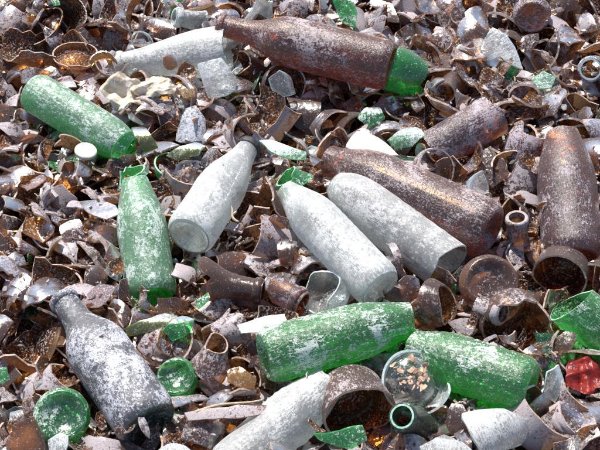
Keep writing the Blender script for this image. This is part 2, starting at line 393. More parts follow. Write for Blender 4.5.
def crumple(name, label, cat, mat, center, z, size, seed, n=(0, .4, .9), amp=.008, freq=60, th=.0008, phrase=None, asp=1.0, rot=0.):
    r = np.random.default_rng(seed); nn = cvec(*n); m3 = frame(nn, rot); c = at_z(*center, z); K = 34
    a = np.linspace(0, 2 * math.pi, 90, endpoint=False); rad = size * (1 + .10 * np.sin(a * 2 + r.random() * 6) + .08 * np.sin(a * 5 + r.random() * 6) + .22 * (np.interp(a, np.linspace(0, 6.3, 17), r.random(17)) - .5))
    s = np.linspace(.02, 1, K); P = np.stack([np.cos(a)[:, None] * rad[:, None] * s * asp, np.sin(a)[:, None] * rad[:, None] * s / asp], -1)
    zz = np.zeros(P.shape[:2])
    for o_ in range(11):
        th_ = r.random() * 6.28; f = freq * (1 + .45 * o_) ; ph = r.random() * 6.28
        q = (P[..., 0] * math.cos(th_) + P[..., 1] * math.sin(th_)) * f + ph
        zz += amp * (.82 ** o_) * (np.abs((q / math.pi) % 2 - 1) - .5)      # sharp creases
    top = np.concatenate([P, zz[..., None]], -1); bot = top - np.array([0, 0, th])
    mb = MB(); mb.add(top, grid_faces(90, K, True), 0, False); mb.add(bot, grid_faces(90, K, True, True), 0, False); strip(mb, top[:, -1], bot[:, -1], True, 0)
    o = link(name, mb, mat); o.matrix_world = mat4(m3, c); setprops(o, label, cat); register([mb], m3, c, phrase=phrase); return o

# ---- whole and nearly whole bottles
BG = 'bottles lying on the heap'
vessel('glass_bottle', 'frosted clear bottle with a broken wide end lying under the brown bottle neck', 'bottle', 'clear_frost', (120, 64), (258, 46), 50, .12, .016, t0=.24, t1=.96, j0=.17, prof=CONE, k=6, lip=.955, phrase='clear bottle under brown neck', group=BG)
vessel('glass_bottle', 'long brown bottle at the top with its intact neck pointing left', 'bottle', 'brown_bot', (219, 25), (389, 66), 51, .16, .045, lip=.985, phrase='long brown bottle', group=BG, tone=.7)
vessel('glass_bottle', 'frosted green bottle at upper left, rounded end buried and neck broken off', 'bottle', 'green_frost', (126, 147), (33, 91), 42, -.3, .014, t1=.74, j1=.04, prof=STUB, phrase='upper left green bottle', group=BG, tone=.4)
vessel('glass_bottle', 'slim frosted green bottle left of centre with broken neck and shade-painted green base', 'bottle', 'green_frost', (135, 180), (152, 296), 51, .38, .02, t1=.85, j1=.03, prof=CONE, phrase='slim frosted green bottle', group=BG, tone=.55, base_mat='green')  # unfrosted, deeper green base puts the shaded underside into the colour
vessel('glass_bottle', 'frosted clear bottle with ribbed shoulder and black ring round its neck', 'bottle', 'clear_frost', (250, 145), (189, 236), 50, .66, .022, prof=CONE, ribs=(.40, .68, .020, 6), collar=(.972, .0098, BLACKP), phrase='clear bottle with black ring', group=BG, tone=.3)
vessel('glass_bottle', 'frosted clear bottle with a green broken piece at its neck', 'bottle', 'clear_frost', (287, 190), (380, 288), 50, .48, .032, t1=.86, prof=STUB, ribs=(.3, .62, .013, 6), phrase='clear bottle with green neck', group=BG, tone=.6)
vessel('glass_bottle', 'frosted clear bottle with rounded upper end and broken lower end in brown collar', 'bottle', 'clear_frost', (451, 268), (336, 184), 52, -.38, .022, t1=.62, j1=.05, prof=DOME, ribs=(.25, .55, .01, 5), phrase='round-ended clear bottle', group=BG, tone=.15)
vessel('glass_bottle', 'big dusty brown bottle lying across the middle right with its base facing right', 'bottle', 'brown_bot', (327, 159), (490, 231), 60, .4, .02, t1=.86, j1=.03, prof=STUB, phrase='big middle brown bottle', group=BG, tone=.45)
vessel('glass_bottle', 'dusty purple-brown bottle at right edge with a ring round its shoulder', 'bottle', 'purple_bot', (562, 129), (573, 258), 60, .45, .02, t1=.86, j1=.04, prof=CONE, collar=(.52, .0022, M['purple_bot']), phrase='purple-brown bottle', group=BG, tone=.8)
vessel('glass_bottle', 'grey dusty bottle at lower left with shade-painted dark base facing the viewer', 'bottle', 'grey_bot', (63, 299), (149, 424), 64, .5, .022, lip=.985, prof=LONG, phrase='grey dusty bottle', group=BG, tone=.35, base_mat='dark_green')  # base gets dark glass to stand for the shade on that end
vessel('glass_bottle', 'bright green bottle lying across the lower middle, base left and neck broken', 'bottle', 'green_bot', (414, 317), (265, 356), 58, .25, .030, t1=.84, j1=.03, prof=CONE, ribs=(.1, .6, .014, 12), phrase='bright green bottle', group=BG, tone=.5)
vessel('glass_bottle', 'ribbed green bottle at lower right with its base facing right', 'bottle', 'green_bot', (408, 347), (530, 387), 58, .34, .020, t1=.80, j1=.03, prof=CONE, ribs=(.15, .7, .020, 10), phrase='ribbed green bottle', group=BG, tone=.8)
vessel('glass_bottle', 'frosted clear bottle lying at the bottom edge below the bright green one', 'bottle', 'clear_frost', (332, 380), (228, 474), 58, .3, .006, t1=.82, j1=.05, prof=CONE, ribs=(.35, .65, .014, 6), phrase='bottom-edge clear bottle', group=BG, tone=.7)

NB = len(FIXED)
# ---- broken bottle pieces one can point to
PG = 'broken bottle pieces'
def pc(name, label, matk, center, axis, zmid=.014, **kw):
    for q in ('j0', 'j1'):
        if kw.get(q): kw[q] *= 1.35
    return vessel(name, label, 'broken bottle', matk, center=center, axis=axis, zmid=zmid, part=kw.pop('part', 'wall'), **kw)
pc('broken_bottle', 'glossy emerald green bottle shoulder against the base of the top brown bottle', 'green', (409, 74), (1, -.35, .0), .02, t0=.50, t1=.80, j0=.03, j1=.05, R=.029, L=.19, prof=STUB, phrase='emerald green shoulder piece', tone=.55)
pc('broken_bottle', 'small emerald green broken neck above the frosted green bottle', 'green', (133, 172), (-.25, .85, .35), .040, t0=.70, t1=.92, j0=.05, j1=.09, R=.0285, L=.15, prof=STUB, tone=.5, phrase='small emerald neck')
pc('broken_bottle', 'pale green broken glass neck on the end of the frosted clear bottle', 'green', (291, 182), (-.6, .75, .2), .034, t0=.66, t1=.86, j0=.04, j1=.06, R=.029, L=.13, prof=STUB, tone=.9)
pc('broken_bottle', 'emerald end of the upper-left frosted green bottle, broken open', 'green', (126, 148), (.8, -.6, .2), .012, t0=.68, t1=.80, j0=.03, j1=.06, R=.026, L=.17, prof=STUB, tone=.45)
pc('broken_bottle', 'brown broken bottle with a dark open mouth facing the viewer, near the bottom', 'brown_bot', (356, 408), (.25, -.35, .85), .012, t0=0, t1=.30, j1=.11, R=.038, L=.21, phrase='dark open brown bottle', tone=.2)
pc('broken_bottle', 'round cloudy clear bottle base holding rusty flakes, below the green bottles', 'clear_frost', (416, 381), (.15, .1, .9), .03, t0=0, t1=.11, j1=.06, R=.036, L=.235, phrase='rusty-flaked clear base', tone=.4)
pc('broken_bottle', 'dark green bottle neck with its round mouth facing the viewer at the bottom', 'dark_green', (410, 420), (-.35, .25, .85), .016, t0=.66, t1=1, j0=.05, R=.030, L=.16, lip=.97, phrase='dark green neck at the bottom', tone=.4)
pc('broken_bottle', 'round brown bottle base with a shiny dusty dish, below the big brown bottle', 'brown', (489, 285), (-.1, -.25, -.95), .016, t0=0, t1=.10, j1=.04, R=.034, L=.235, phrase='round brown base', tone=.55)
pc('broken_bottle', 'small brown bottle neck with round mouth under the round brown base', 'brown', (486, 309), (.75, -.2, .6), .022, t0=.74, t1=1, j0=.06, R=.027, L=.17, lip=.97, tone=.5, phrase='small round-mouthed brown neck')
pc('broken_bottle', 'cup-shaped dusty brown bottle bottom tilted open, right of the small brown neck', 'brown', (516, 325), (.45, -.5, .7), .014, t0=0, t1=.22, j1=.11, R=.035, L=.235, tone=.85, phrase='cup-shaped brown bottom')
pc('broken_bottle', 'brown bottle neck piece with a hollow opening beside the bright green bottle', 'brown', (436, 305), (.8, -.1, .5), .012, t0=.55, t1=.78, j0=.06, j1=.05, R=.030, L=.22, tone=.3, phrase='hollow brown bottle piece')
pc('broken_bottle', 'brown broken collar wrapped round the lower end of the clear bottle', 'brown', (440, 252), (-.75, .6, -.2), .012, t0=.1, t1=.52, j0=.08, j1=.12, R=.037, L=.22, arc=(2.6, 5.6), tone=.6)
pc('broken_bottle', 'large brown bottle bottom lying on its side at the left edge', 'brown', (24, 336), (-.75, .35, .3), .008, t0=0, t1=.26, j1=.10, arc=(0, 4.4), roll=2.2, R=.035, L=.225, tone=.95, phrase='left-edge brown bottom')
pc('broken_bottle', 'round green bottle base with bright green centre left of the grey bottle', 'green', (62, 416), (-.1, -.25, -.92), .016, t0=0, t1=.07, j1=.03, R=.030, L=.235, tone=.5, phrase='round green base')
pc('broken_bottle', 'small round green bottle base right of the grey bottle', 'green', (177, 378), (.1, -.3, -.9), .012, t0=0, t1=.06, j1=.03, R=.0225, L=.235, tone=.75, phrase='small green base')
pc('broken_bottle', 'oval brown bottle base standing upright at the top right', 'purple_bot', (532, 14), (.1, .55, -.8), .02, t0=0, t1=.08, j1=.03, R=.025, L=.235, tone=.2, phrase='upright brown base')
pc('broken_bottle', 'grey-brown round bottle mouth ring at the right edge of the heap', 'grey_bot', (592, 68), (-.3, -.2, .9), .018, t0=.80, t1=1, j0=.06, R=.033, L=.17, lip=.97, tone=.2, phrase='right-edge mouth ring')
pc('broken_bottle', 'wide brown bottle end with a dark cavity at the upper right', 'brown', (530, 48), (-.2, -.3, .85), .020, t0=.1, t1=.36, j0=.05, j1=.12, R=.037, L=.22, arc=(-.6, 3.9), tone=.15, k=5, phrase='upper right brown cavity')
pc('broken_bottle', 'brown broken bottle ring with a clear shard inside, under the top brown bottle', 'brown', (284, 85), (.25, -.1, .95), .010, t0=0, t1=.16, j1=.08, R=.027, L=.22, tone=.4, phrase='brown bottle ring')
pc('broken_bottle', 'curved brown half bottle with broken rims near the upper left corner', 'brown', (36, 42), (-.8, .15, .3), .016, t0=.1, t1=.55, j0=.1, j1=.14, arc=(.2, 3.6), R=.032, L=.20, tone=.05, phrase='upper left half bottle')
for (px, py, ax, R, lab, tn) in (
    (60, 14, (.5, .3, .7), .031, 'brown curled half bottle with thin rim at the top edge, left of two', .26),
    (108, 38, (.15, -.2, .9), .031, 'brown curled half bottle with thin rim above the frosted clear bottle neck', .39),
    (150, 18, (-.1, .1, .95), .034, 'wide dark brown curved piece with ragged rim at the top edge', .14)):
    pc('broken_bottle', lab, 'brown', (px, py), ax, .022, t0=.05, t1=.34, j0=.04, j1=.14, R=R, L=.22, tone=tn, k=5, arc=(.3, 3.9))
pc('broken_bottle', 'big curved half of a brown bottle under the ribbed clear bottle base', 'brown', (256, 222), (-.35, .6, .4), .004, t0=.08, t1=.5, j0=.08, j1=.12, R=.038, L=.235, arc=(.4, 3.9), tone=.65, phrase='big curved half bottle', roll=1.2)
pc('broken_bottle', 'brown bottle neck lying sideways below the ribbed clear bottle', 'brown', (228, 286), (1, -.15, .15), .016, t0=.58, t1=1, j0=.1, R=.030, L=.19, lip=.97, tone=.4, phrase='sideways brown neck')
pc('broken_bottle', 'ribbed dusty brown neck left of the square clear base', 'purple_bot', (286, 294), (.8, -.45, .35), .016, t0=.76, t1=1, j0=.08, R=.034, L=.19, lip=.96, tone=.4)
pc('broken_bottle', 'dark brown bottle neck left of the bright green bottle', 'brown', (224, 333), (-.7, -.2, .5), .014, t0=.62, t1=.95, j0=.07, j1=.04, R=.030, L=.18, tone=.75, phrase='dark brown neck')
pc('broken_bottle', 'squarish clear broken bottle base left of the frosted clear bottle end', 'clear', (322, 292), (-.6, .55, .4), .02, t0=0, t1=.2, j1=.08, R=.026, L=.2, tone=.55, phrase='squarish clear base')
pc('broken_bottle', 'dusty brown shoulder half beside the purple-brown bottle', 'purple_bot', (528, 143), (.2, .85, .3), .014, t0=.4, t1=.8, j0=.1, j1=.08, R=.027, L=.17, arc=(0, 3.6), roll=-.6, tone=.7)
pc('broken_bottle', 'long brown broken bottle body lying above the big brown bottle', 'purple_bot', (462, 134), (.85, .5, .1), .010, t0=.1, t1=.62, j0=.1, j1=.1, R=.026, L=.22, tone=.35, phrase='long brown broken body')
pc('broken_bottle', 'hollow brown ring of bottle behind the big brown bottle', 'brown', (434, 170), (.3, -.1, .85), .016, t0=.1, t1=.24, j0=.04, j1=.07, R=.026, L=.2, tone=.1)
pc('broken_bottle', 'bright green broken bottle body lying at the right edge under the purple-brown bottle', 'green_bot', (594, 322), (-.8, .62, -.05), .010, t0=.1, t1=.52, j0=.06, j1=.05, k=4, R=.027, L=.2, tone=.7, phrase='right-edge green half bottle')
pc('broken_bottle', 'brown broken bottle cup hanging open below the purple-brown bottle', 'brown', (560, 276), (-.3, -.35, .75), .006, t0=0, t1=.24, j1=.1, R=.031, L=.21, tone=.3)
pc('broken_bottle', 'glassy brown lump of bottle neck between the small green base and the amber shard', 'brown', (213, 360), (.25, .9, .3), .02, t0=.55, t1=.88, j0=.1, j1=.06, R=.026, L=.17, tone=.6, wob=.06)
pc('broken_bottle', 'brown neck stub standing by the base of the big brown bottle', 'brown', (517, 232), (-.1, .7, .6), .012, t0=.72, t1=.98, j0=.06, R=.026, L=.17, lip=.955, tone=.5)
pc('broken_bottle', 'thick dusty brown base lying between frosted green bottle and top edge', 'purple_bot', (75, 55), (.1, .75, .45), .012, t0=0, t1=.08, j1=.04, R=.029, L=.2, tone=.6)
pc('broken_bottle', 'curled brown neck with clear rim by the top of the clear bottle', 'clear', (192, 20), (-.8, .1, .4), .018, t0=.7, t1=1, j0=.07, R=.026, L=.17, lip=.965, tone=.5)
pc('broken_bottle', 'clear broken neck poking up beside the brown bottle at the top edge', 'clear', (262, 12), (.2, .9, .2), .02, t0=.6, t1=.9, j0=.07, j1=.04, R=.024, L=.17, tone=.8)

# ---- single shards and scraps with their own look
gsheet('glass_shard', 'square frosted clear shard with green edge below the top brown neck', 'clear_frost', [(196, 62), (222, 57), (245, 78), (232, 92), (207, 97)], z=.03, n=(.2, .15, .95), curve=.024, phrase='square frosted clear shard', tone=.2)
gsheet('glass_shard', 'tongue-shaped grey clear shard pointing up, right of the cream paper', 'grey_bot', [(168, 137), (186, 108), (196, 105), (207, 118), (206, 139), (190, 142)], z=.02, n=(0, .2, .95), curve=.022, phrase='tongue-shaped grey shard', tone=.6)
gsheet('glass_shard', 'large milky white shard at the upper right', 'clear_frost', [(478, 45), (493, 27), (507, 33), (520, 55), (524, 68), (500, 56), (480, 60)], z=.025, n=(-.1, .1, .95), curve=.03, cdir=.6, phrase='milky white shard', tone=.5)
sheet('card_scrap', 'triangular scrap of flat white card behind the big brown bottle', 'card', CARD, [(356, 132), (362, 131), (398, 155), (346, 147)], z=.026, n=(0, .3, .95), curve=.6, Rv=None, th=.001, phrase='white card scrap')
sheet('card_scrap', 'narrow strip of white card left of the bright green bottle neck end', 'card', CARD, [(237, 325), (284, 314), (288, 322), (275, 329), (242, 333)], z=.026, n=(0, .35, .93), curve=.4, Rv=None, th=.001, phrase='white card strip')
gsheet('glass_shard', 'long pale green flat shard between the clear bottle necks', 'green_frost', [(259, 139), (272, 139), (306, 151), (306, 158), (286, 157), (268, 149)], z=.024, n=(0, .4, .9), tone=.8, phrase='long pale green shard')
gsheet('glass_shard', 'leaf-shaped green shard at the top edge above the brown bottle', 'green', [(333, 0), (348, -4), (358, 12), (356, 27), (342, 22)], z=.025, n=(.2, .1, .95), tone=.9, phrase='leaf-shaped green shard')
gsheet('glass_shard', 'green lumpy shard below the emerald shoulder piece', 'green', [(358, 118), (366, 106), (380, 106), (385, 118), (372, 125)], z=.02, n=(0, .3, .9), tone=.6, curve=.02)
gsheet('glass_shard', 'pale frosted green shard right of the white card scrap', 'green_frost', [(388, 140), (402, 128), (418, 122), (425, 135), (413, 146), (396, 148)], z=.02, n=(.1, .3, .9), tone=.2, curve=.02)
gsheet('glass_shard', 'pale clear green shard beside the dark cavity at upper right', 'green_frost', [(532, 78), (543, 71), (556, 77), (552, 87), (538, 88)], z=.022, n=(0, .2, .95), tone=.9)
gsheet('glass_shard', 'tiny emerald shard at the top edge in the upper left', 'green', [(50, -2), (58, -3), (60, 4), (53, 5)], z=.024, tone=.4)
gsheet('glass_shard', 'emerald green splinter shard lying in front of the dark open brown bottle', 'green', [(313, 433), (340, 430), (362, 424), (366, 440), (352, 449), (328, 443)], z=.034, n=(0, .3, .92), tone=.7, curve=.04, phrase='emerald splinter shard')
gsheet('glass_shard', 'dark emerald shard leaning below the shade-painted base of the green bottle', 'green', [(163, 330), (182, 313), (194, 318), (190, 332), (172, 342)], z=.02, n=(.1, .3, .9), tone=.2, curve=.02)
gsheet('glass_shard', 'curved olive green sliver under the shade-painted base of the green bottle', 'olive', [(124, 328), (150, 318), (172, 308), (176, 318), (150, 331), (128, 336)], z=.014, n=(0, .4, .9), tone=.2, curve=.02)
gsheet('glass_shard', 'slim green splinter right of the shade-painted green base', 'green', [(195, 300), (208, 292), (210, 297), (198, 309)], z=.022, tone=.6)
gsheet('glass_shard', 'small emerald shard at the left edge above the round green base', 'green', [(-4, 368), (6, 367), (9, 378), (2, 384), (-4, 382)], z=.02, tone=.3)
gsheet('glass_shard', 'curved olive shard under the tongue-shaped grey shard', 'olive', [(166, 155), (176, 148), (196, 140), (205, 145), (198, 155), (178, 160)], z=.018, tone=.5, curve=.02)
gsheet('glass_shard', 'olive curved shard between the green bottle end and the tongue-shaped shard', 'olive', [(131, 122), (140, 118), (147, 128), (160, 152), (150, 158), (138, 142)], z=.016, tone=.8, curve=.02)
gsheet('glass_shard', 'amber yellow shard right of the cream paper', 'amber', [(177, 86), (183, 80), (194, 87), (195, 96), (183, 98)], z=.022, tone=.6, phrase='amber shard by paper')
gsheet('glass_shard', 'amber yellow shard left of the bright green bottle base', 'amber', [(227, 370), (240, 366), (256, 378), (254, 388), (238, 387), (228, 382)], z=.02, tone=.3, phrase='amber shard by green bottle')
gsheet('glass_shard', 'pointed frosted clear shard at the bottom right below the ribbed green bottle', 'clear_frost', [(462, 404), (474, 405), (505, 408), (530, 420), (536, 434), (532, 452), (482, 452), (468, 425)], z=.03, n=(.1, .25, .93), curve=.030, cdir=.5, tone=.6, phrase='pointed frosted clear shard')
gsheet('glass_shard', 'white frosted clear shard cut by the bottom edge, right of the dark green neck', 'clear_frost', [(420, 446), (436, 437), (458, 440), (474, 452), (470, 462), (425, 462)], z=.03, n=(0, .3, .92), tone=.35)
gsheet('glass_shard', 'pale clear shard at the bottom edge beneath the grey bottle base', 'clear_frost', [(158, 450), (170, 443), (186, 446), (194, 456), (180, 464), (160, 462)], z=.03, tone=.1)
gsheet('glass_shard', 'broken white clear shard below the round green base', 'clear_frost', [(48, 440), (60, 432), (68, 436), (66, 450), (50, 456)], z=.028, tone=.8)
gsheet('glass_shard', 'long narrow dusty brown shard below the amber shard', 'brown', [(184, 411), (228, 407), (268, 404), (270, 412), (232, 418), (188, 419)], z=.026, n=(0, .5, .85), curve=.06, tone=.9, phrase='long narrow brown shard')
gsheet('glass_shard', 'clear curved shard stuck in brown ring near the top brown bottle', 'clear', [(268, 78), (280, 70), (294, 76), (298, 92), (284, 96), (272, 90)], z=.030, n=(.2, .1, .9), tone=.3, curve=.02)
gsheet('glass_shard', 'splintered clear shard leaning above the base of the big brown bottle', 'clear', [(463, 180), (482, 170), (490, 190), (478, 196)], z=.024, n=(-.2, .2, .9), tone=.7, curve=.02)
gsheet('glass_shard', 'large triangular dusty brown shard at lower left corner', 'brown', [(14, 424), (34, 416), (46, 446), (40, 464), (8, 460), (4, 444)], z=.026, n=(.1, .2, .93), tone=.42)
gsheet('glass_shard', 'pale clear curved shard right of the ribbed green bottle base', 'clear', [(548, 372), (562, 364), (566, 380), (556, 402), (546, 396)], z=.026, n=(.3, .1, .9), tone=.2, curve=.025)
crumple('paper_scrap', 'crumpled cream paper scrap below the frosted clear bottle neck', 'paper', PAPER, (124, 92), .026, .024, 4, phrase='crumpled cream paper', amp=.010, freq=80)
crumple('paper_scrap', 'smaller torn cream paper scrap beside the crumpled one', 'paper', PAPER, (153, 86), .028, .020, 9, amp=.010, freq=90, asp=.85)
crumple('plastic_wrapper', 'crumpled shiny red plastic wrapper at the right edge', 'wrapper', RED, (584, 376), .012, .020, 21, amp=.0035, freq=130, phrase='red plastic wrapper', asp=1.15, rot=.4)

# ivory cap: a shallow domed disc with a turned-down skirt
def cap():
    mb = MB(); R = .0135; nu = 40; u = np.linspace(0, 2 * math.pi, nu, endpoint=False)
    P = [(.0001, .0016), (R * .4, .0015), (R * .75, .0010), (R * .93, .0002), (R, -.001), (R, -.004), (R * .9, -.004), (R * .88, -.0012), (R * .5, -.0002), (.0001, 0)]
    mb.add(np.stack([np.stack([np.cos(u) * a, np.sin(u) * a, np.full(nu, z)], -1) for a, z in P], 1), grid_faces(nu, len(P), True, True))
    o = link('plastic_disc', mb, CAPW); m3 = frame(cvec(.2, .66, .70)); c = at_z(86, 150, .022); o.matrix_world = mat4(m3, c)
    setprops(o, 'round ivory plastic cap below the upper-left green bottle', 'cap'); register([mb], m3, c, phrase='ivory plastic cap')
cap()
def twig(a, b, z, lab):
    p, q = at_z(*a, z), at_z(*b, z + .006); d = q - p; L = np.linalg.norm(d); m3 = frame(d); mb = MB(); nu, nv = 8, 14
    u = np.linspace(0, 2 * math.pi, nu, endpoint=False); s = np.linspace(0, 1, nv)
    rad = .0016 * (1 - .5 * s) * (1 + .25 * rng.random(nv)); bx = .0025 * np.sin(s * 5); 
    mb.add(np.stack([np.cos(u)[:, None] * rad + bx, np.sin(u)[:, None] * rad, np.repeat((s * L)[None], nu, 0)], -1), grid_faces(nu, nv, True))
    o = link('twig', mb, TWIG); o.matrix_world = mat4(m3, p); setprops(o, lab, 'twig'); register([mb], m3, p)
twig((238, 222), (229, 207), .052, 'short dry twig leaning on the ribbed clear bottle')
twig((196, 412), (262, 398), .03, 'dry brown stick below the amber shard by the green bottle')

# rusty flakes lying in the clear base
def flakes():
    mb = MB()
    c = at_z(416, 381, .03)
    for i in range(34):
        p = c + np.array([rng.normal(0, .011), rng.normal(0, .010), .004 + rng.random() * .006]); q = outline(5, 1.4, rng) * (.002 + rng.random() * .004)
        m3 = frame(cvec(rng.normal(0, .5), rng.normal(0, .5), 1), rng.random() * 6); pm = patch(q, .02, None, .0008)
        mb.add(pm.V() @ m3.T + p, pm.f, 0, False)
    o = link('rust_flakes', mb, plain('rusty_flakes', (.30, .13, .06), (.62, .48, .36), .8, 300)); o['label'] = 'heap of rusty flakes in the round clear bottle base'; o['category'] = 'flakes'; o['kind'] = 'stuff'
flakes()

# ------------------------------------------------------------------ height field packing of the loose shards
CELL = .004; X0, X1, Y0, Y1 = -.66, .66, -.52, .64
NX, NY = int((X1 - X0) / CELL), int((Y1 - Y0) / CELL)
H = np.full((NX, NY), -.07) + .0
BL = np.full((NX, NY), 9.); BU = np.full((NX, NY), -9.)
def cells(P):
    i = np.clip(((P[:, 0] - X0) / CELL).astype(int), 0, NX - 1); j = np.clip(((P[:, 1] - Y0) / CELL).astype(int), 0, NY - 1); return i, j
for P in FIXED:
    i, j = cells(P); np.minimum.at(BL, (i, j), P[:, 2]); np.maximum.at(BU, (i, j), P[:, 2])
# close pin holes in the fixed footprint
for _ in range(2):
    hole = (BU < -8); 
    nb = sum((np.roll(BU, s, a) > -8).astype(int) for s in (1, -1) for a in (0, 1)); fill = hole & (nb >= 3)
    up = np.max([np.roll(BU, s, a) for s in (1, -1) for a in (0, 1)], 0); dn = np.min([np.roll(BL, s, a) for s in (1, -1) for a in (0, 1)], 0)
    BU[fill] = up[fill]; BL[fill] = dn[fill]
FIX = BU > -8
SMALL = np.zeros((NX, NY), bool)
for P in FIXED[NB:]: SMALL[cells(P)] = True
# gentle relief of the heap
gx, gy = np.meshgrid(np.linspace(X0, X1, NX), np.linspace(Y0, Y1, NY), indexing='ij')
RELIEF = .010 * np.sin(gx * 17 + 1) * np.sin(gy * 14 + 2) + .006 * np.sin(gx * 41 + 2) * np.sin(gy * 37)

def rand_shard(kind, r):
    """verts/faces of one random loose piece"""
    roll = r.random()
    if kind == 'brown' and roll < .016:      # neck piece
        R = .026 + r.random() * .006; t0 = .55 + r.random() * .25; t1 = 1 if r.random() < .5 else t0 + .2
        mb = shell(R, .17 + r.random() * .04, STUB, t0, min(1, t1), .08, .0 if t1 >= 1 else .05, nu=28, r=r, k=6); tag = 'neck'
    elif kind == 'brown' and roll < .028:    # bottom with some wall
        mb = shell(.029 + r.random() * .005, .22, LONG, 0, .07 + r.random() * .14, 0, .06, nu=32, r=r, k=6); b = punt(.030, .22, LONG, 32)
        for v in (b,): mb.add(v.V(), v.f, 0, True)
        tag = 'bottom'
    elif roll < .125:                          # curved wall piece
        a = .9 + r.random() * 2.2; t0 = .05 + r.random() * .4
        mb = shell(.027 + r.random() * .006, .2, STUB, t0, t0 + .12 + r.random() * .28, .07, .08, arc=(0, a), nu=18, r=r, k=5); tag = 'curved'
    else:
        s = min(.042, .0165 * math.exp(r.normal(.18, .42))); q = outline(r.integers(4, 8), math.exp(abs(r.normal(.18, .34))), r) * s
        mb = patch(q, .020 + r.random() * .022 if r.random() < .85 else .2, (None, .12, .06)[r.integers(0, 3)],   .0014 + r.random() * .0013, r, wob=r.random())
        tag = 'shard'
    V = mb.V(); V = V - V.mean(0); mb.v = [V]; return mb, tag, V.max(0) - V.min(0)

def rot_rand(r, sig):
    n = np.array([r.normal(0, sig), r.normal(0, sig), 1.0]); n /= np.linalg.norm(n)
    if r.random() < .35: n = -n
    return frame(n, r.random() * 6.283)
PLACED = []   # dict(mb, tag, kind, V world, loc, m3)
def inframe(x, y, m=0):
    p, _ = project(np.array([x, y, 0.])); return -20 - m < p[0] < 620 + m and -20 - m < p[1] < 470 + m
def drop(kind, r, tries, zmax, region, sig=.5, maxcover=.06, sink=.8, need=None, size=1.0):
    mb, tag, ext = rand_shard(kind, r); V0 = mb.V() * size; mb.v = [V0]; best = None
    for _ in range(tries):
        x, y = region(r); m3 = rot_rand(r, sig if tag in ('shard', 'curved') else 1.2); V = V0 @ m3.T + np.array([x, y, 0])
        i, j = cells(V); key = i * NY + j; uk, inv = np.unique(key, return_inverse=True)
        lo = np.full(len(uk), 9.); up = np.full(len(uk), -9.); np.minimum.at(lo, inv, V[:, 2]); np.maximum.at(up, inv, V[:, 2])
        ui, uj = uk // NY, uk % NY; d = np.sort(H[ui, uj] - lo); z = d[int(len(d) * sink)] - .0005
        fx = FIX[ui, uj]
        if need:
            if not (need[0] < fx.mean() < need[1]) or SMALL[ui, uj].mean() > .05: continue
        elif fx.any():
            cf = (fx & (lo + z > BL[ui, uj])).mean()        # share of footprint that would go into or onto a hand-placed thing
            if cf > maxcover: continue
        rel = RELIEF[np.clip(int((x - X0) / CELL), 0, NX - 1), np.clip(int((y - Y0) / CELL), 0, NY - 1)]
        top = z + np.percentile(up, 80) - rel
        if top > zmax: continue
        if best is None or top < best[0]: best = (top, z, x, y, m3, ui, uj, up)
    if best is None: return False
    top, z, x, y, m3, ui, uj, up = best
    H[ui, uj] = np.maximum(H[ui, uj], up + z); loc = np.array([x, y, z])
    PLACED.append(dict(mb=mb, tag=tag, kind=kind, loc=loc, m3=m3, V=V0 @ m3.T + loc, ext=float(np.max(ext)))); return True
def reg_all(r): return X0 + .02 + r.random() * (X1 - X0 - .04), Y0 + .02 + r.random() * (Y1 - Y0 - .04)
def reg_frame(r):
    while True:
        x, y = reg_all(r)
        if inframe(x, y, 30): return x, y
def kindpick(r):
    q = r.random(); return 'brown' if q < .875 else 'clear' if q < .955 else 'green' if q < .985 else 'amber'
for n in range(1500): drop('brown', rng, 2, -.012, reg_all)
for n in range(1400): drop(kindpick(rng), rng, 3, .022, reg_all)
for n in range(2600): drop(kindpick(rng), rng, 4, .020, reg_frame, sig=.55)
for n in range(1200): drop('brown', rng, 4, .026, reg_frame, sig=.75, maxcover=.12, sink=.7)
H[FIX] = np.maximum(H[FIX], BU[FIX])
for n in range(300): drop('brown' if rng.random() < .9 else 'clear', rng, 12, .040, reg_frame, sig=.5, sink=.9, need=(.06, .42), size=.62)
Hs = H.copy()
for _ in range(6): Hs = (Hs + np.roll(Hs, 2, 0) + np.roll(Hs, -2, 0) + np.roll(Hs, 2, 1) + np.roll(Hs, -2, 1)) / 5
print('placed', len(PLACED), 'mean H in frame', round(float(time.time() - T0), 1))

# ------------------------------------------------------------------ which loose pieces show in the picture
allv, allf, own, nv = [], [], [], 0
for k, P in enumerate(PLACED):
    allv.append(P['V']); allf += [tuple(a + nv for a in f) for f in P['mb'].f]; own += [k] * len(P['mb'].f); nv += len(P['V'])
bv = BVHTree.FromPolygons(np.concatenate(allv).tolist(), allf)
bpy.context.view_layer.update()
fxv, fxf, fown, n2 = [], [], [], 0
for P_i, o in enumerate([o for o in COL.objects if o.type == 'MESH']):
    me = o.data; Wm = np.array(o.matrix_world); co = np.empty(len(me.vertices) * 3); me.vertices.foreach_get('co', co); co = co.reshape(-1, 3) @ Wm[:3, :3].T + Wm[:3, 3]
    fxv.append(co); fxf += [tuple(v + n2 for v in p.vertices) for p in me.polygons]; n2 += len(co)
bf = BVHTree.FromPolygons(np.concatenate(fxv).tolist(), fxf)
vis = {}
for py in range(1, 450, 2):
    for px in range(1, 600, 2):
        d = Vector(ray(px, py)).normalized(); o = Vector(CPOS)
        _, _, i1, d1 = bv.ray_cast(o, d)
        if i1 is None: continue
        _, _, i2, d2 = bf.ray_cast(o, d)
        if i2 is not None and d2 < d1: continue
        vis.setdefault(own[i1], []).append((px, py))
print('visible pieces', len(vis), {k: sum(1 for q in vis if PLACED[q]['kind'] == k) for k in ('brown', 'clear', 'green', 'amber')}, round(time.time() - T0, 1))

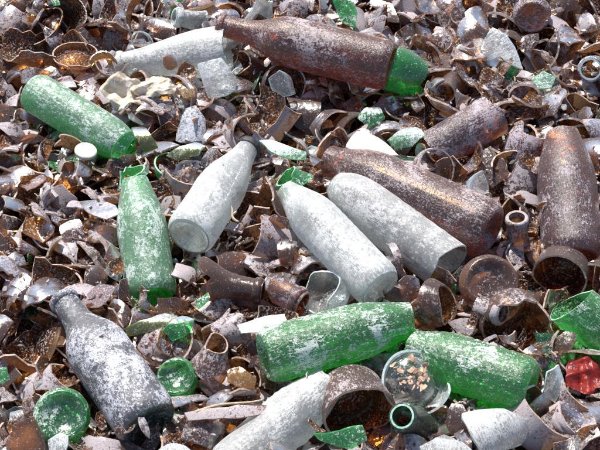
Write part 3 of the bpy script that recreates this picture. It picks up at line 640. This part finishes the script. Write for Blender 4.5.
# ------------------------------------------------------------------ loose pieces: the ones that show become things, the rest one mass
land_px = []
for ph, V in LAND:
    p, _ = project(V[::7]); land_px.append(p)
WORD = {'brown': 'brown', 'clear': 'clear', 'green': 'green', 'amber': 'amber'}
NOUN = {'shard': ('glass_shard', 'glass shard'), 'curved': ('glass_shard', 'curved glass shard'), 'neck': ('broken_bottle', 'broken bottle neck'), 'bottom': ('broken_bottle', 'broken bottle base')}
CAT = {'shard': 'glass shard', 'curved': 'glass shard', 'neck': 'broken bottle', 'bottom': 'broken bottle'}
def describe(P, pix):
    pp = np.array(pix, float); c = pp.mean(0); best = None
    for (ph, _), lp in zip(LAND, land_px):
        d = np.linalg.norm(lp[None] - c[None, None], axis=-1).ravel(); k = int(np.argmin(d))
        if best is None or d[k] < best[0]: best = (d[k], ph, lp.mean(0) * .35 + lp[k] * .65)
    v = c - best[2]; a = math.degrees(math.atan2(-v[1], v[0])) % 360
    w = ('right of', 'upper right of', 'above', 'upper left of', 'left of', 'lower left of', 'below', 'lower right of')[int(((a + 22.5) % 360) // 45)]
    return best[1], w, best[0]
order = sorted(vis, key=lambda q: -len(vis[q]))
chosen = {'brown': 0}; keep = []
for q in order:
    P = PLACED[q]; k = P['kind'] + '_' + ('shard' if P['tag'] in ('shard', 'curved') else P['tag'])
    if chosen.get(k, 0) >= 290 or len(vis[q]) < 5: continue
    chosen[k] = chosen.get(k, 0) + 1; keep.append(q)
bucket = {}
for q in keep:
    P = PLACED[q]; ph, w, d = describe(P, vis[q])
    size = 'large' if len(vis[q]) > 190 else 'small' if len(vis[q]) < 45 else 'mid-sized'
    bucket.setdefault((size, P['kind'], P['tag'], w, ph), []).append((d, q))
ORD = ('nearest', 'second', 'third', 'fourth', 'fifth', 'sixth', 'seventh', 'eighth', 'ninth', 'tenth')
LABEL = {}
for (size, kind, tag, w, ph), L in bucket.items():
    L.sort()
    for n, (d, q) in enumerate(L):
        s = f'{size} {WORD[kind]} {NOUN[tag][1]}, {w} the {ph}' if ' of' in w else f'{size} {WORD[kind]} {NOUN[tag][1]} {w} the {ph}'
        if len(L) > 1: s += ', nearest one' if n == 0 else f', {ORD[min(n, 9)]} nearest'
        ws = s.split()
        LABEL[q] = ' '.join(ws[:16]) if len(ws) > 16 else s
rest = {}
for q, P in enumerate(PLACED):
    tone = float(rng.random()); P['tone'] = tone
    if q in LABEL:
        nm = NOUN[P['tag']][0]; me = to_mesh(nm, P['mb'], [M[P['kind']], E[EDGE_OF[P['kind']]], INNER.get(M[P['kind']].name, M[P['kind']])], tone)
        o = bpy.data.objects.new(nm, me); COL.objects.link(o); o.matrix_world = mat4(P['m3'], P['loc'])
        setprops(o, LABEL[q], CAT[P['tag']], f"loose {WORD[P['kind']]} glass pieces in the heap")
    else: rest.setdefault(P['kind'], []).append(P)
for kind, L in rest.items():
    mb = MB(); tones = []
    for P in L:
        mb.v.append(P['V']); mb.f += [tuple(a + mb.n for a in f) for f in P['mb'].f]; mb.m += P['mb'].m; mb.s += P['mb'].s; mb.n += len(P['V']); tones += [P['tone']] * len(P['mb'].f)
    o = link('glass_rubble', mb, M[kind], None, tones, E[EDGE_OF[kind]])
    o['kind'] = 'stuff'; o['label'] = f'mass of small and buried {WORD[kind]} glass pieces filling the heap'; o['category'] = 'broken glass'

# ------------------------------------------------------------------ chips and grit over everything
mbs = {'brown': MB(), 'clear': MB()}; tn = {'brown': [], 'clear': []}
for n in range(7000):
    x, y = reg_frame(rng); i, j = int((x - X0) / CELL), int((y - Y0) / CELL)
    if (FIX[i, j] and rng.random() < .985) or (H[i, j] > Hs[i, j] - .002 and rng.random() < .8): continue
    z = max(H[i, j], BU[i, j]) + .0008; kind = 'brown' if rng.random() < .82 else 'clear'; s = .0016 * math.exp(abs(rng.normal(0, .6)))
    q = outline(4, 1.2 + rng.random() * .5, rng)[::2] * min(s, .006); m3 = rot_rand(rng, .5)
    top = np.c_[q, np.zeros(len(q))] @ m3.T + (x, y, z); bot = np.c_[q * 1.1, np.full(len(q), -.0014)] @ m3.T + (x, y, z); k = len(q)
    f = [tuple(range(k)), tuple(range(2 * k - 1, k - 1, -1))] + [(a, k + a, k + (a + 1) % k, (a + 1) % k) for a in range(k)]
    mbs[kind].add(np.concatenate([top, bot]), f, 0, False); tn[kind] += [float(rng.random())] * len(f)
for kind, mb in mbs.items():
    o = link('glass_chips', mb, M[kind], None, tn[kind]); o['kind'] = 'stuff'; o['label'] = f'scatter of tiny {kind} glass chips over the heap'; o['category'] = 'glass chips'

# ------------------------------------------------------------------ ground
g = MB(); n = 160; xs = np.linspace(-1, 1, n); xs = np.sign(xs) * (abs(xs) ** 2.2) * 12
gx, gy = np.meshgrid(xs, xs, indexing='ij')
gz = -.062 + .012 * np.sin(gx * 9 + 1) * np.sin(gy * 8) + .006 * rng.random(gx.shape)
g.add(np.stack([gx, gy, gz], -1), [q for q in grid_faces(n, n, False)])
o = link('ground', g, DIRT); o['kind'] = 'structure'; o['label'] = 'dark dirt ground under the glass heap'

# ------------------------------------------------------------------ daylight
SUN_EL, SUN_AZ = math.radians(56), math.radians(-22)     # high, from behind the heap and a little to the left
w = bpy.data.worlds.new('World'); sc.world = w; w.use_nodes = True; nt = w.node_tree
sky = nd(nt, 'ShaderNodeTexSky', sky_type='NISHITA'); sky.sun_disc = False; sky.sun_elevation = SUN_EL; sky.sun_rotation = SUN_AZ
bg = nt.nodes['Background']; nt.links.new(sky.outputs[0], bg.inputs[0]); bg.inputs[1].default_value = .10
sd = bpy.data.lights.new('sun', 'SUN'); sd.energy = 4.6; sd.angle = math.radians(.5); sd.color = (1, .96, .90)
so = bpy.data.objects.new('sun', sd); COL.objects.link(so)
dirv = Vector((math.sin(SUN_AZ) * math.cos(SUN_EL), math.cos(SUN_AZ) * math.cos(SUN_EL), math.sin(SUN_EL)))
so.rotation_euler = dirv.to_track_quat('Z', 'Y').to_euler(); so.location = dirv * 3
sc.view_settings.view_transform = 'Standard'; sc.view_settings.look = 'None'; sc.view_settings.exposure = .85; sc.view_settings.gamma = 1
sc.cycles.transparent_max_bounces = 20; sc.cycles.max_bounces = 12; sc.cycles.transmission_bounces = 10; sc.cycles.caustics_reflective = False; sc.cycles.caustics_refractive = False; sc.cycles.diffuse_bounces = 4
sc.cycles.use_denoising = True
print('script', round(time.time() - T0, 1))
